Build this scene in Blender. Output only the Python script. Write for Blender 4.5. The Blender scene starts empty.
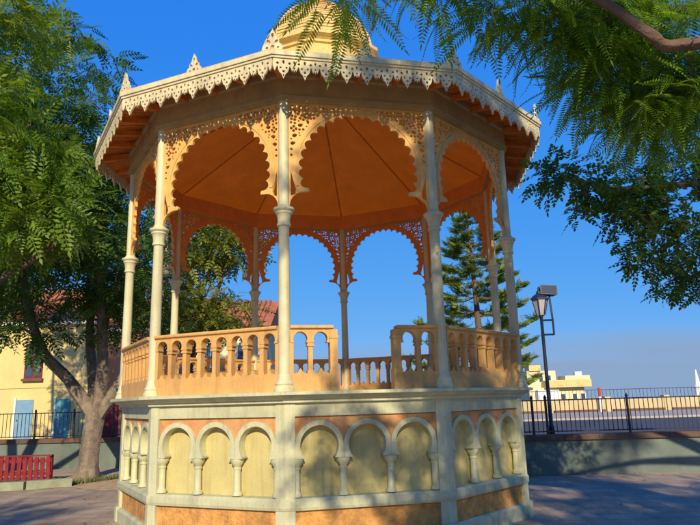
import bpy, bmesh, math, random
import numpy as np
from mathutils import Matrix, Vector
R = math.radians
PI = math.pi
scene = bpy.context.scene
C = scene.collection
random.seed(7)

# ------------------------------------------------------------------ camera
cam = bpy.data.cameras.new('camera')
cam.sensor_fit = 'HORIZONTAL'; cam.sensor_width = 36.0; cam.lens = 32.42
cam.clip_start = 0.05; cam.clip_end = 9000
camo = bpy.data.objects.new('camera', cam); C.objects.link(camo)
camo.matrix_world = Matrix.Translation((0, 0, 1.6)) @ Matrix.Rotation(PI/2 + 0.217, 4, 'X') @ Matrix.Rotation(-0.0276, 4, 'Z')
scene.camera = camo

# ------------------------------------------------------------------ light
SUN_AZ, SUN_EL = R(272), R(26)          # direction TO the sun (math angle from +X), elevation
sdir = Vector((math.cos(SUN_AZ)*math.cos(SUN_EL), math.sin(SUN_AZ)*math.cos(SUN_EL), math.sin(SUN_EL)))
w = bpy.data.worlds.new('World'); scene.world = w; w.use_nodes = True
nt = w.node_tree; nt.nodes.clear()
sky = nt.nodes.new('ShaderNodeTexSky'); sky.sky_type = 'NISHITA'; sky.sun_disc = False
sky.sun_elevation = SUN_EL; sky.sun_rotation = PI/2 - SUN_AZ
sky.air_density = 1.0; sky.dust_density = 0.0; sky.ozone_density = 1.0; sky.altitude = 0
SKY = 0.15
bg = nt.nodes.new('ShaderNodeBackground'); bg.inputs['Strength'].default_value = SKY
wo = nt.nodes.new('ShaderNodeOutputWorld')
sep = nt.nodes.new('ShaderNodeSeparateColor'); cmb = nt.nodes.new('ShaderNodeCombineColor')   # deep polarised blue
nt.links.new(sky.outputs[0], sep.inputs[0])
for i, (g_, k_) in enumerate(((1.02, 0.15), (0.43, 0.355), (0.05, 0.80))):
    n1 = nt.nodes.new('ShaderNodeMath'); n1.operation = 'MULTIPLY'; n1.inputs[1].default_value = SKY
    n2 = nt.nodes.new('ShaderNodeMath'); n2.operation = 'POWER'; n2.inputs[1].default_value = g_
    n3 = nt.nodes.new('ShaderNodeMath'); n3.operation = 'MULTIPLY'; n3.inputs[1].default_value = k_/SKY
    nt.links.new(sep.outputs[i], n1.inputs[0]); nt.links.new(n1.outputs[0], n2.inputs[0]); nt.links.new(n2.outputs[0], n3.inputs[0]); nt.links.new(n3.outputs[0], cmb.inputs[i])
tcw = nt.nodes.new('ShaderNodeTexCoord'); sx = nt.nodes.new('ShaderNodeSeparateXYZ'); nt.links.new(tcw.outputs['Generated'], sx.inputs[0])
mpw = nt.nodes.new('ShaderNodeMapping'); mpw.inputs['Scale'].default_value = (2.2, 2.2, 16); nt.links.new(tcw.outputs['Generated'], mpw.inputs[0])
nzw = nt.nodes.new('ShaderNodeTexNoise'); nzw.inputs['Scale'].default_value = 1.6; nzw.inputs['Detail'].default_value = 6; nt.links.new(mpw.outputs[0], nzw.inputs['Vector'])
elv = nt.nodes.new('ShaderNodeMapRange'); elv.interpolation_type = 'SMOOTHSTEP'; elv.inputs[1].default_value = 0.15; elv.inputs[2].default_value = 0.01; elv.inputs[3].default_value = -0.35; elv.inputs[4].default_value = 0.55
nt.links.new(sx.outputs[2], elv.inputs[0])
adw = nt.nodes.new('ShaderNodeMath'); adw.operation = 'ADD'; nt.links.new(nzw.outputs[0], adw.inputs[0]); nt.links.new(elv.outputs[0], adw.inputs[1])
cfw = nt.nodes.new('ShaderNodeMapRange'); cfw.inputs[1].default_value = 0.45; cfw.inputs[2].default_value = 0.95; cfw.inputs[3].default_value = 0; cfw.inputs[4].default_value = 0.95
nt.links.new(adw.outputs[0], cfw.inputs[0])
mxw = nt.nodes.new('ShaderNodeMix'); mxw.data_type = 'RGBA'; nt.links.new(cfw.outputs[0], mxw.inputs[0]); nt.links.new(cmb.outputs[0], mxw.inputs[6])
mxw.inputs[7].default_value = (0.24/SKY, 0.35/SKY, 0.52/SKY, 1)      # low mauve haze bank over the sea
nt.links.new(mxw.outputs[2], bg.inputs[0]); nt.links.new(bg.outputs[0], wo.inputs[0])
sl = bpy.data.lights.new('sun', 'SUN'); sl.energy = 5.0; sl.angle = R(0.55); sl.color = (1.0, 0.86, 0.62)
so = bpy.data.objects.new('sun', sl); C.objects.link(so)
so.rotation_euler = sdir.to_track_quat('Z', 'Y').to_euler()
vs = scene.view_settings
vs.view_transform = 'Standard'; vs.look = 'None'; vs.exposure = 0.14; vs.gamma = 1.0; vs.use_curve_mapping = False
scene.render.engine = 'CYCLES'
scene.cycles.max_bounces = 10; scene.cycles.diffuse_bounces = 6; scene.cycles.transparent_max_bounces = 8
scene.cycles.sample_clamp_indirect = 6.0

# ------------------------------------------------------------------ materials
def mat(name, col, rough=0.7, var=0.12, scale=6.0, bump=0.0, bscale=60.0, stain=None, stain_amt=0.0, spec=0.3, metal=0.0, stain_scale=2.2, chips=0.0, chipcol=(0.24, 0.19, 0.13)):
    m = bpy.data.materials.new(name); m.use_nodes = True
    n = m.node_tree.nodes; l = m.node_tree.links
    b = n['Principled BSDF']; b.inputs['Roughness'].default_value = rough
    b.inputs['Specular IOR Level'].default_value = spec; b.inputs['Metallic'].default_value = metal
    tc = n.new('ShaderNodeTexCoord')
    geo = n.new('ShaderNodeNewGeometry')
    no = n.new('ShaderNodeTexNoise'); no.inputs['Scale'].default_value = scale; no.inputs['Detail'].default_value = 6; no.inputs['Roughness'].default_value = 0.65
    l.new(geo.outputs['Position'], no.inputs['Vector'])
    mr = n.new('ShaderNodeMapRange'); mr.inputs[1].default_value = 0.3; mr.inputs[2].default_value = 0.7
    mr.inputs[3].default_value = 1 - var; mr.inputs[4].default_value = 1 + var
    l.new(no.outputs[0], mr.inputs[0])
    mul = n.new('ShaderNodeMix'); mul.data_type = 'RGBA'; mul.blend_type = 'MULTIPLY'; mul.inputs[0].default_value = 1
    mul.inputs[6].default_value = (*col, 1); l.new(mr.outputs[0], mul.inputs[7])
    out = mul.outputs[2]
    if stain is not None:
        n2 = n.new('ShaderNodeTexNoise'); n2.inputs['Scale'].default_value = stain_scale; n2.inputs['Detail'].default_value = 8; n2.inputs['Roughness'].default_value = 0.7
        mp = n.new('ShaderNodeMapping'); mp.inputs['Scale'].default_value = (1, 1, 0.35); mp.inputs['Location'].default_value = (3.1, 1.7, 0.4)
        l.new(geo.outputs['Position'], mp.inputs[0]); l.new(mp.outputs[0], n2.inputs['Vector'])
        m2 = n.new('ShaderNodeMapRange'); m2.inputs[1].default_value = 0.48; m2.inputs[2].default_value = 0.72; m2.inputs[3].default_value = 0; m2.inputs[4].default_value = stain_amt
        l.new(n2.outputs[0], m2.inputs[0])
        mx = n.new('ShaderNodeMix'); mx.data_type = 'RGBA'; l.new(m2.outputs[0], mx.inputs[0]); l.new(out, mx.inputs[6]); mx.inputs[7].default_value = (*stain, 1)
        out = mx.outputs[2]
    if chips > 0:
        nc = n.new('ShaderNodeTexNoise'); nc.inputs['Scale'].default_value = 17; nc.inputs['Detail'].default_value = 7; nc.inputs['Roughness'].default_value = 0.75
        mpc = n.new('ShaderNodeMapping'); mpc.inputs['Scale'].default_value = (1, 1, 0.6); l.new(geo.outputs['Position'], mpc.inputs[0]); l.new(mpc.outputs[0], nc.inputs['Vector'])
        mc = n.new('ShaderNodeMapRange'); mc.inputs[1].default_value = 0.64; mc.inputs[2].default_value = 0.70; mc.inputs[3].default_value = 0; mc.inputs[4].default_value = chips
        l.new(nc.outputs[0], mc.inputs[0])
        mxc = n.new('ShaderNodeMix'); mxc.data_type = 'RGBA'; l.new(mc.outputs[0], mxc.inputs[0]); l.new(out, mxc.inputs[6]); mxc.inputs[7].default_value = (*chipcol, 1)
        out = mxc.outputs[2]
        # rain streaks: long thin vertical noise
        ns_ = n.new('ShaderNodeTexNoise'); ns_.inputs['Scale'].default_value = 9; ns_.inputs['Detail'].default_value = 4
        mps = n.new('ShaderNodeMapping'); mps.inputs['Scale'].default_value = (2.2, 2.2, 0.12); l.new(geo.outputs['Position'], mps.inputs[0]); l.new(mps.outputs[0], ns_.inputs['Vector'])
        ms = n.new('ShaderNodeMapRange'); ms.inputs[1].default_value = 0.5; ms.inputs[2].default_value = 0.75; ms.inputs[3].default_value = 1.0; ms.inputs[4].default_value = 0.82
        l.new(ns_.outputs[0], ms.inputs[0])
        mxs = n.new('ShaderNodeMix'); mxs.data_type = 'RGBA'; mxs.blend_type = 'MULTIPLY'; mxs.inputs[0].default_value = 1; l.new(out, mxs.inputs[6]); l.new(ms.outputs[0], mxs.inputs[7]); out = mxs.outputs[2]
    l.new(out, b.inputs['Base Color'])
    if bump > 0:
        n3 = n.new('ShaderNodeTexNoise'); n3.inputs['Scale'].default_value = bscale; n3.inputs['Detail'].default_value = 5
        l.new(geo.outputs['Position'], n3.inputs['Vector'])
        bp = n.new('ShaderNodeBump'); bp.inputs['Strength'].default_value = bump; bp.inputs['Distance'].default_value = 0.02
        l.new(n3.outputs[0], bp.inputs['Height']); l.new(bp.outputs[0], b.inputs['Normal'])
    return m

def leafmat(name, c1, c2, c3, transl=0.45):
    m = bpy.data.materials.new(name); m.use_nodes = True
    n = m.node_tree.nodes; l = m.node_tree.links
    n.clear()
    o = n.new('ShaderNodeOutputMaterial')
    geo = n.new('ShaderNodeNewGeometry')
    no = n.new('ShaderNodeTexNoise'); no.inputs['Scale'].default_value = 0.9; no.inputs['Detail'].default_value = 3
    l.new(geo.outputs['Position'], no.inputs['Vector'])
    ad = n.new('ShaderNodeMath'); ad.operation = 'MULTIPLY_ADD'; ad.inputs[1].default_value = 0.55
    l.new(geo.outputs['Random Per Island'], ad.inputs[0])
    sc = n.new('ShaderNodeMath'); sc.operation = 'MULTIPLY_ADD'; sc.inputs[1].default_value = 1.4; sc.inputs[2].default_value = -0.48
    l.new(no.outputs[0], sc.inputs[0]); l.new(sc.outputs[0], ad.inputs[2])
    rp = n.new('ShaderNodeValToRGB'); e = rp.color_ramp.elements
    e[0].color = (*c1, 1); e[1].color = (*c3, 1); x = e.new(0.5); x.color = (*c2, 1)
    l.new(ad.outputs[0], rp.inputs[0])
    d = n.new('ShaderNodeBsdfPrincipled'); d.inputs['Roughness'].default_value = 0.45; d.inputs['Specular IOR Level'].default_value = 0.35
    l.new(rp.outputs[0], d.inputs['Base Color'])
    t = n.new('ShaderNodeBsdfTranslucent')
    gm = n.new('ShaderNodeMix'); gm.data_type = 'RGBA'; gm.blend_type = 'MULTIPLY'; gm.inputs[0].default_value = 1; gm.inputs[7].default_value = (1.5, 1.35, 0.5, 1)
    l.new(rp.outputs[0], gm.inputs[6]); l.new(gm.outputs[2], t.inputs[0])
    mx = n.new('ShaderNodeMixShader'); mx.inputs[0].default_value = transl
    l.new(d.outputs[0], mx.inputs[1]); l.new(t.outputs[0], mx.inputs[2]); l.new(mx.outputs[0], o.inputs[0])
    return m

GREY = (0.20, 0.19, 0.14)
M = {}
M['column'] = mat('cream_column_paint', (0.60, 0.555, 0.325), 0.5, 0.08, 5, 0.15, 40, GREY, 0.4, chips=.5)
M['pale'] = mat('pale_green_paint', (0.545, 0.53, 0.32), 0.55, 0.10, 5, 0.2, 40, GREY, 0.45, chips=.55)
M['frieze'] = mat('grey_green_paint', (0.51, 0.50, 0.305), 0.6, 0.12, 5, 0.2, 40, GREY, 0.55, chips=.5)
M['niche'] = mat('yellow_render', (0.545, 0.46, 0.185), 0.8, 0.10, 3, 0.25, 50, (0.33, 0.26, 0.11), 0.5, chips=.35)
M['spandrel'] = mat('orange_render', (0.62, 0.28, 0.10), 0.8, 0.22, 8, 0.4, 60, (0.50, 0.40, 0.2), 0.55, chips=.4)
M['rough'] = mat('rough_orange_render', (0.58, 0.285, 0.08), 0.9, 0.34, 9, 1.0, 30, (0.26, 0.13, 0.05), 0.65)
M['peach'] = mat('peach_paint', (0.64, 0.355, 0.11), 0.6, 0.12, 5, 0.2, 50, (0.30, 0.16, 0.07), 0.5, stain_scale=3.0, chips=.5)
M['inner'] = mat('inner_orange_paint', (0.66, 0.21, 0.035), 0.55, 0.14, 6, 0.1, 50)
M['fret'] = mat('cream_peach_wood', (0.76, 0.42, 0.115), 0.55, 0.11, 6, 0.15, 50, (0.40, 0.21, 0.08), 0.4, chips=.4)
M['valance'] = mat('cream_white_wood', (0.67, 0.57, 0.325), 0.55, 0.12, 8, 0.15, 50, (0.26, 0.23, 0.16), 0.65, stain_scale=3.5, chips=.45)
M['ceil'] = mat('orange_ceiling_board', (0.93, 0.29, 0.018), 0.5, 0.10, 2.5, 0.12, 30, (0.55, 0.14, 0.015), 0.35, stain_scale=0.9)
M['ceil_joint'] = mat('ceiling_joint', (0.45, 0.12, 0.015), 0.7, 0.1)
M['soffit'] = mat('orange_soffit_board', (0.62, 0.19, 0.03), 0.6, 0.25, 9, 0.1, 40)
M['beam'] = mat('weathered_beam_paint', (0.40, 0.29, 0.12), 0.6, 0.14, 5, 0.1, 40, (0.14, 0.11, 0.07), 0.5)
M['roof'] = mat('cream_roof_shingle', (0.68, 0.48, 0.17), 0.6, 0.18, 16, 0.5, 70, (0.42, 0.28, 0.11), 0.45)
M['dome'] = mat('yellow_dome_shingle', (0.70, 0.49, 0.17), 0.55, 0.18, 18, 0.3, 70, (0.42, 0.28, 0.11), 0.45)
M['neck'] = mat('orange_finial_paint', (0.75, 0.36, 0.08), 0.5)
M['floor'] = mat('pale_bounce_floor', (0.82, 0.60, 0.38), 0.7, 0.12, 10, 0.2)  # made paler than brick red so it bounces more sunlight up to the ceiling
M['plaza'] = mat('plaza_paving', (0.46, 0.345, 0.235), 0.85, 0.22, 1.6, 0.5, 90, (0.20, 0.15, 0.12), 0.6, stain_scale=0.6)
def add_joints(m, sx, sy, amt):
    n = m.node_tree.nodes; l = m.node_tree.links; b = n['Principled BSDF']
    lk = b.inputs['Base Color'].links[0]; src = lk.from_socket
    geo = n.new('ShaderNodeNewGeometry'); br = n.new('ShaderNodeTexBrick'); br.inputs['Scale'].default_value = 1.0
    br.inputs['Brick Width'].default_value = sx; br.inputs['Row Height'].default_value = sy; br.inputs['Mortar Size'].default_value = 0.012; br.inputs['Mortar Smooth'].default_value = 0.4
    br.inputs['Color1'].default_value = (1, 1, 1, 1); br.inputs['Color2'].default_value = (0.82, 0.82, 0.84, 1); br.inputs['Mortar'].default_value = (amt, amt, amt, 1)
    l.new(geo.outputs['Position'], br.inputs['Vector'])
    mx = n.new('ShaderNodeMix'); mx.data_type = 'RGBA'; mx.blend_type = 'MULTIPLY'; mx.inputs[0].default_value = 1
    l.new(src, mx.inputs[6]); l.new(br.outputs['Color'], mx.inputs[7]); l.new(mx.outputs[2], b.inputs['Base Color'])
add_joints(M['plaza'], 0.6, 0.4, 0.55)
M['earth'] = mat('bare_earth', (0.52, 0.36, 0.19), 0.95, 0.28, 5, 0.8, 40, (0.16, 0.11, 0.06), 0.5, stain_scale=1.5)
M['kerb'] = mat('pale_kerb_stone', (0.27, 0.29, 0.19), 0.8, 0.2, 6, 0.3, 50)
M['road'] = mat('asphalt', (0.075, 0.075, 0.085), 0.85, 0.2, 3, 0.3, 120)
M['pavement'] = mat('far_pavement', (0.42, 0.36, 0.29), 0.85, 0.15, 1)
M['wallgreen'] = mat('green_wall_paint', (0.145, 0.175, 0.145), 0.8, 0.2, 2.0, 0.3, 40, (0.06, 0.08, 0.06), 0.6, stain_scale=1.2)
M['coping'] = mat('brown_coping', (0.13, 0.075, 0.05), 0.8, 0.25, 4, 0.3, 40)
M['iron'] = mat('dark_iron', (0.018, 0.02, 0.026), 0.45, 0.2, 20, spec=0.5)
M['navy'] = mat('dark_blue_iron', (0.016, 0.02, 0.04), 0.4, 0.2, 20, spec=0.5)
M['lampglass'] = mat('frosted_lamp_glass', (0.40, 0.38, 0.40), 0.3, 0.05, spec=0.5)
M['floodglass'] = mat('flood_glass', (0.05, 0.06, 0.08), 0.15, 0.05, spec=0.6)
M['red'] = mat('red_painted_wood', (0.22, 0.014, 0.018), 0.6, 0.35, 8, 0.1, 40, (0.12, 0.02, 0.02), 0.6)
M['redfar'] = mat('red_paint', (0.45, 0.05, 0.04), 0.6, 0.1, 5)
M['bark'] = mat('grey_bark', (0.23, 0.18, 0.13), 0.95, 0.35, 8, 1.0, 30, (0.10, 0.08, 0.055), 0.6, stain_scale=4)
M['bark2'] = mat('brown_bark', (0.15, 0.095, 0.065), 0.95, 0.3, 8, 1.0, 30)
M['house_y'] = mat('yellow_house_render', (0.68, 0.52, 0.21), 0.85, 0.08, 0.8, 0.15, 10, (0.46, 0.36, 0.17), 0.4, stain_scale=0.5)
M['house_c'] = mat('cream_house_render', (0.70, 0.60, 0.36), 0.85, 0.07, 0.8, 0.15, 10, (0.46, 0.38, 0.22), 0.35, stain_scale=0.5)
M['house_s'] = mat('salmon_house_render', (0.62, 0.26, 0.12), 0.85, 0.1, 0.8, 0.15, 10)
M['tile'] = mat('red_clay_tile', (0.44, 0.145, 0.06), 0.85, 0.3, 3.0, 0.3, 20, (0.2, 0.09, 0.05), 0.5)
M['white'] = mat('white_paint', (0.76, 0.75, 0.70), 0.6, 0.06)
M['bluedoor'] = mat('faded_blue_door', (0.17, 0.30, 0.42), 0.6, 0.12, 5)
M['teal'] = mat('teal_door', (0.08, 0.27, 0.30), 0.6, 0.12, 5)
M['glass'] = mat('dark_window_glass', (0.05, 0.07, 0.10), 0.08, 0.05, spec=0.8)
M['sandwall'] = mat('sand_parapet', (0.56, 0.44, 0.24), 0.85, 0.12, 0.6, 0.2, 6, (0.36, 0.27, 0.15), 0.4, stain_scale=0.4)
M['sea'] = mat('sea_water', (0.02, 0.06, 0.13), 0.12, 0.1, 0.01, 0.2, 0.3, spec=0.5)
M['leafL'] = leafmat('sunlit_leaf', (0.07, 0.15, 0.012), (0.16, 0.27, 0.025), (0.30, 0.34, 0.04), 0.4)
M['leafD'] = leafmat('deep_leaf', (0.022, 0.07, 0.014), (0.065, 0.145, 0.02), (0.17, 0.24, 0.03), 0.38)
M['leafY'] = leafmat('olive_leaf', (0.09, 0.14, 0.02), (0.22, 0.25, 0.035), (0.36, 0.32, 0.06), 0.4)
M['leafF'] = leafmat('fern_leaf', (0.06, 0.15, 0.014), (0.17, 0.31, 0.02), (0.38, 0.48, 0.05), 0.5)
M['needle'] = leafmat('pine_needle', (0.08, 0.16, 0.025), (0.20, 0.27, 0.04), (0.38, 0.40, 0.07), 0.25)
M['grass'] = leafmat('grass_blade', (0.05, 0.09, 0.02), (0.10, 0.14, 0.03), (0.2, 0.2, 0.06), 0.3)

# ------------------------------------------------------------------ helpers
def tag(o, label=None, cat=None, group=None, kind=None):
    if label: o['label'] = label
    if cat: o['category'] = cat
    if group: o['group'] = group
    if kind: o['kind'] = kind
    return o
def empty(name, loc=(0, 0, 0), rz=0):
    o = bpy.data.objects.new(name, None); C.objects.link(o); o.location = loc; o.rotation_euler = (0, 0, rz); o.empty_display_size = 0.2
    return o
def put(name, me, parent=None, mx=None):
    o = bpy.data.objects.new(name, me); C.objects.link(o)
    if parent is not None: o.parent = parent
    if mx is not None: o.matrix_local = mx
    return o
class MB:
    def __init__(s): s.v = []; s.f = []
    def add(s, vs, fs):
        k = len(s.v); s.v += [tuple(p) for p in vs]; s.f += [tuple(i + k for i in f) for f in fs]; return s
    def box(s, x0, x1, y0, y1, z0, z1, mx=None):
        p = [(x0, y0, z0), (x1, y0, z0), (x1, y1, z0), (x0, y1, z0), (x0, y0, z1), (x1, y0, z1), (x1, y1, z1), (x0, y1, z1)]
        if mx is not None: p = [mx @ Vector(q) for q in p]
        return s.add(p, [(0, 3, 2, 1), (4, 5, 6, 7), (0, 1, 5, 4), (1, 2, 6, 5), (2, 3, 7, 6), (3, 0, 4, 7)])
    def prism(s, poly, z0, z1):            # poly CCW in xy
        n = len(poly)
        p = [(x, y, z0) for x, y in poly] + [(x, y, z1) for x, y in poly]
        f = [tuple(range(n))[::-1], tuple(range(n, 2*n))] + [(i, (i+1) % n, n + (i+1) % n, n + i) for i in range(n)]
        return s.add(p, f)
    def lathe(s, prof, n=16, axis='Z', a0=0.0):
        p = []
        for r, z in prof:
            for i in range(n):
                a = a0 + 2*PI*i/n
                q = (r*math.cos(a), r*math.sin(a), z)
                if axis == 'Y': q = (q[0], q[2], -q[1])
                p.append(q)
        f = []
        for j in range(len(prof)-1):
            for i in range(n):
                f.append((j*n+i, j*n+(i+1) % n, (j+1)*n+(i+1) % n, (j+1)*n+i))
        f.append(tuple(range(n))[::-1]); f.append(tuple((len(prof)-1)*n+i for i in range(n)))
        return s.add(p, f)
    def tube(s, pts, rad, n=8, wob=0.0):
        pts = [Vector(p) for p in pts]; k = len(pts)
        up = Vector((0.3, 0.2, 1)).normalized(); prev = None; base = len(s.v)
        for j, p in enumerate(pts):
            t = (pts[min(j+1, k-1)] - pts[max(j-1, 0)]).normalized()
            u = prev if prev is not None else t.orthogonal()
            u = (u - t*u.dot(t))
            u = u.normalized() if u.length > 1e-6 else t.orthogonal().normalized()
            prev = u; v = t.cross(u)
            for i in range(n):
                a = 2*PI*i/n; r = rad[j]*(1 + (random.uniform(-wob, wob) if wob else 0))
                s.v.append(tuple(p + u*math.cos(a)*r + v*math.sin(a)*r))
        for j in range(k-1):
            for i in range(n):
                s.f.append((base+j*n+i, base+j*n+(i+1) % n, base+(j+1)*n+(i+1) % n, base+(j+1)*n+i))
        s.f.append(tuple(base+i for i in range(n))[::-1]); s.f.append(tuple(base+(k-1)*n+i for i in range(n)))
        return s
    def mesh(s, name, m, smooth=False):
        me = bpy.data.meshes.new(name); me.from_pydata(s.v, [], s.f); me.update()
        if m: me.materials.append(m)
        if smooth:
            me.polygons.foreach_set('use_smooth', [True]*len(me.polygons))
            try: me.set_sharp_from_angle(angle=R(38))
            except Exception: pass
        return me
    def build(s, name, m, parent=None, mx=None, smooth=False):
        return put(name, s.mesh(name, m, smooth), parent, mx)

def plate(name, loops, z0, z1, m, inner=None):
    """flat cut board: first loop is the outline, the others are holes; thickness z0..z1 along local Z"""
    cu = bpy.data.curves.new(name, 'CURVE'); cu.dimensions = '2D'; cu.fill_mode = 'BOTH'; cu.extrude = (z1-z0)/2
    for lp in loops:
        sp = cu.splines.new('POLY'); sp.points.add(len(lp)-1)
        for q, (x, y) in zip(sp.points, lp): q.co = (x, y, 0, 1)
        sp.use_cyclic_u = True
    o = bpy.data.objects.new(name, cu); C.objects.link(o)
    dg = bpy.context.evaluated_depsgraph_get(); dg.update()
    me = bpy.data.meshes.new_from_object(o.evaluated_get(dg))
    me.transform(Matrix.Translation((0, 0, (z0+z1)/2)))
    bpy.data.objects.remove(o); bpy.data.curves.remove(cu)
    me.name = name; me.materials.clear(); me.materials.append(m)
    if inner is not None:
        me.materials.append(inner)
        for p in me.polygons: p.material_index = 1 if p.normal.z < -.5 else 0
    return me
def circ(x, y, r, n=9, a0=0.0): return [(x + r*math.cos(a0+2*PI*i/n), y + r*math.sin(a0+2*PI*i/n)) for i in range(n)]
def petal(x, y, ang, L, wd):
    pts = [(0, 0), (0.35*L, wd*0.55), (0.7*L, wd*0.62), (0.92*L, wd*0.35), (L, 0), (0.92*L, -wd*0.35), (0.7*L, -wd*0.62), (0.35*L, -wd*0.55)]
    c, s_ = math.cos(ang), math.sin(ang)
    return [(x + a*c - b*s_, y + a*s_ + b*c) for a, b in pts]

# ------------------------------------------------------------------ THE SETTING
b = MB(); b.add([(-400, -60, 0), (400, -60, 0), (400, 64, 0), (-400, 64, 0)], [(0, 1, 2, 3)])
tag(b.build('plaza_ground', M['plaza']), kind='structure')
WALL = [(-24, 20.2), (-5.0, 17.9), (2.2, 13.75), (18, 13.55)]
b = MB(); b.add([(-120, 30.0, .004), (-120, 19.2, .004), (-24, 20.4, .004), (-5, 18.1, .004), (2.2, 13.95, .004), (18, 13.75, .004), (140, 13.75, .004), (140, 43, .004), (-4, 43, .004), (-4, 30, .004)],
             [(0, 1, 2, 3, 4, 5, 6, 7, 8, 9)])
tag(b.build('road', M['road']), kind='structure')
b = MB(); b.box(-4, 140, 43, 57, -0.3, 0.13)
tag(b.build('far_pavement', M['pavement']), kind='structure')
b = MB(); b.box(-120, -4.2, 30.0, 33.6, -0.3, 0.13)
tag(b.build('house_pavement', M['pavement']), kind='structure')
b = MB(); b.add([(-6000, 60, -38), (6000, 60, -38), (6000, 8000, -38), (-6000, 8000, -38)], [(0, 1, 2, 3)])
tag(b.build('sea', M['sea']), kind='structure')
b = MB()   # slope falling away beyond the parapet
b.add([(-400, 64, -0.02), (400, 64, -0.02), (400, 190, -39), (-400, 190, -39)], [(0, 1, 2, 3)])
tag(b.build('hillside_terrain', M['earth']), kind='structure')

# earth bed with the tree at the left, kerb stones in front of the red fence
b = MB()
edge = [(-14, 13.5), (-8.5, 13.55), (-6.9, 13.65), (-6.0, 13.9), (-5.2, 13.2), (-4.4, 13.0), (-4.0, 14.2), (-4.3, 16.2), (-6, 16.7), (-8, 16.9), (-14, 17.5)]
b.add([(x, y, .006) for x, y in edge], [tuple(range(len(edge)))])
bed = tag(b.build('earth_bed', M['earth']), kind='structure')
kx = [(-11.6, 13.5), (-10.4, 13.52), (-9.2, 13.56), (-8.0, 13.62), (-6.85, 13.72), (-6.05, 14.1)]
for i in range(len(kx)-1):
    p, q = Vector((*kx[i], 0)), Vector((*kx[i+1], 0)); d = q-p; L = d.length
    mx = Matrix.Translation(p) @ Matrix.Rotation(math.atan2(d.y, d.x), 4, 'Z')
    b = MB(); b.box(0.01, L-0.01, -0.09, 0.09, 0.0, 0.17 + random.uniform(-.008, .008)); b.build('kerb_stone', M['kerb'], bed, mx)

# low green wall round the plaza with brown coping, split in its three runs
def seg_mx(p, q):
    p, q = Vector((*p, 0)), Vector((*q, 0)); d = q-p
    return Matrix.Translation(p) @ Matrix.Rotation(math.atan2(d.y, d.x), 4, 'Z'), d.length
wl = empty('plaza_wall', (2.2, 13.7, 0))
tag(wl, 'low dark green painted wall with brown coping along the plaza edge', 'wall')
for i in range(3):
    mx, L = seg_mx(WALL[i], WALL[i+1]); mx = Matrix.Translation((-2.2, -13.7, 0)) @ mx
    b = MB(); b.box(0, L, -0.11, 0.11, 0, 0.70); b.build('wall_body', M['wallgreen'], wl, mx)
    n = max(1, round(L/1.5))
    for j in range(n):
        b = MB(); b.box(j*L/n+.004, (j+1)*L/n-.004, -0.17, 0.17, 0.70, 0.81); b.build('coping_stone', M['coping'], wl, mx)

bar_l = MB().lathe([(0.009, 0.0), (0.009, 0.68)], 5).mesh('bar', M['iron'])
post_l = MB().lathe([(0.028, 0.0), (0.028, 0.76), (0.036, 0.77), (0.02, 0.80), (0.004, 0.83)], 8).mesh('post', M['iron'])
def railing(p, q, z, posts, label, s0, s1, gap):
    t = empty('iron_railing', (p[0], p[1], z)); tag(t, label, 'railing')
    d = Vector((q[0]-p[0], q[1]-p[1], 0)); L = d.length; t.rotation_euler = (0, 0, math.atan2(d.y, d.x))
    for zz in (0.06, 0.70):
        b = MB(); b.box(s0, s1, -0.014, 0.014, zz, zz+0.025); b.build('rail', M['iron'], t)
    for s_ in posts: put('post', post_l, t, Matrix.Translation((s_, 0, 0)))
    k = int((s1-s0)/gap)
    for i in range(1, k):
        put('bar', bar_l, t, Matrix.Translation((s0+i*gap, 0, 0.05)))
railing((2.2, 13.75), (18, 13.55), 0.80, [0.45, 1.57, 1.86, 3.58, 5.4, 7.2, 9.0], 'black iron railing on the wall behind the street lamp', 0.3, 9.1, 0.098)
railing((-14, 18.99), (-5.0, 17.9), 0.80, [0.3+1.17*i for i in range(8)], 'black iron railing on the wall behind the forked tree trunk', 0.2, 9.0, 0.115)

# far side of the road: sand parapet with panels, railing on it
pw = empty('parapet_wall', (20, 57, 0)); tag(pw, 'long sand coloured parapet wall across the road', 'wall')
for i in range(14):
    x0 = -8 + i*5.2
    b = MB(); b.box(x0+.25, x0+4.95, 0.1, 0.55, 0.12, 1.28+0.02*math.sin(i*2.1)); b.build('panel', M['sandwall'], pw)
    b = MB(); b.box(x0-.25, x0+.25, 0, 0.65, 0.12, 1.42); b.build('pier', M['sandwall'], pw)
    b = MB(); b.box(x0+.35, x0+4.85, -0.25, 0.1, 0.12, 0.34); b.build('bench_ledge', M['coping'], pw)
fr = empty('far_railing', (12, 57.3, 1.28)); tag(fr, 'thin dark railing on top of the sand parapet across the road', 'railing')
b = MB(); b.box(0, 70, -.02, .02, .72, .77); b.build('rail', M['iron'], fr)
fb = MB().box(-.013, .013, -.013, .013, 0, .75).mesh('bar', M['iron'])
for i in range(160): put('bar', fb, fr, Matrix.Translation((0.2+i*0.33, 0, 0)))
for x, lab in ((21.6, 'red and white marker post on the parapet nearer the pale building'), (31.9, 'red and white marker post on the parapet near the white spire')):
    mp_ = empty('marker_post', (x, 56.7, 0.13)); tag(mp_, lab, 'post', 'marker posts across the road')
    MB().lathe([(.10, 0), (.10, 1.3), (.12, 1.32)], 10).build('post_body', M['white'], mp_)
    MB().lathe([(.125, 1.32), (.125, 2.0), (.05, 2.1)], 10).build('post_head', M['redfar'], mp_)
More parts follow.
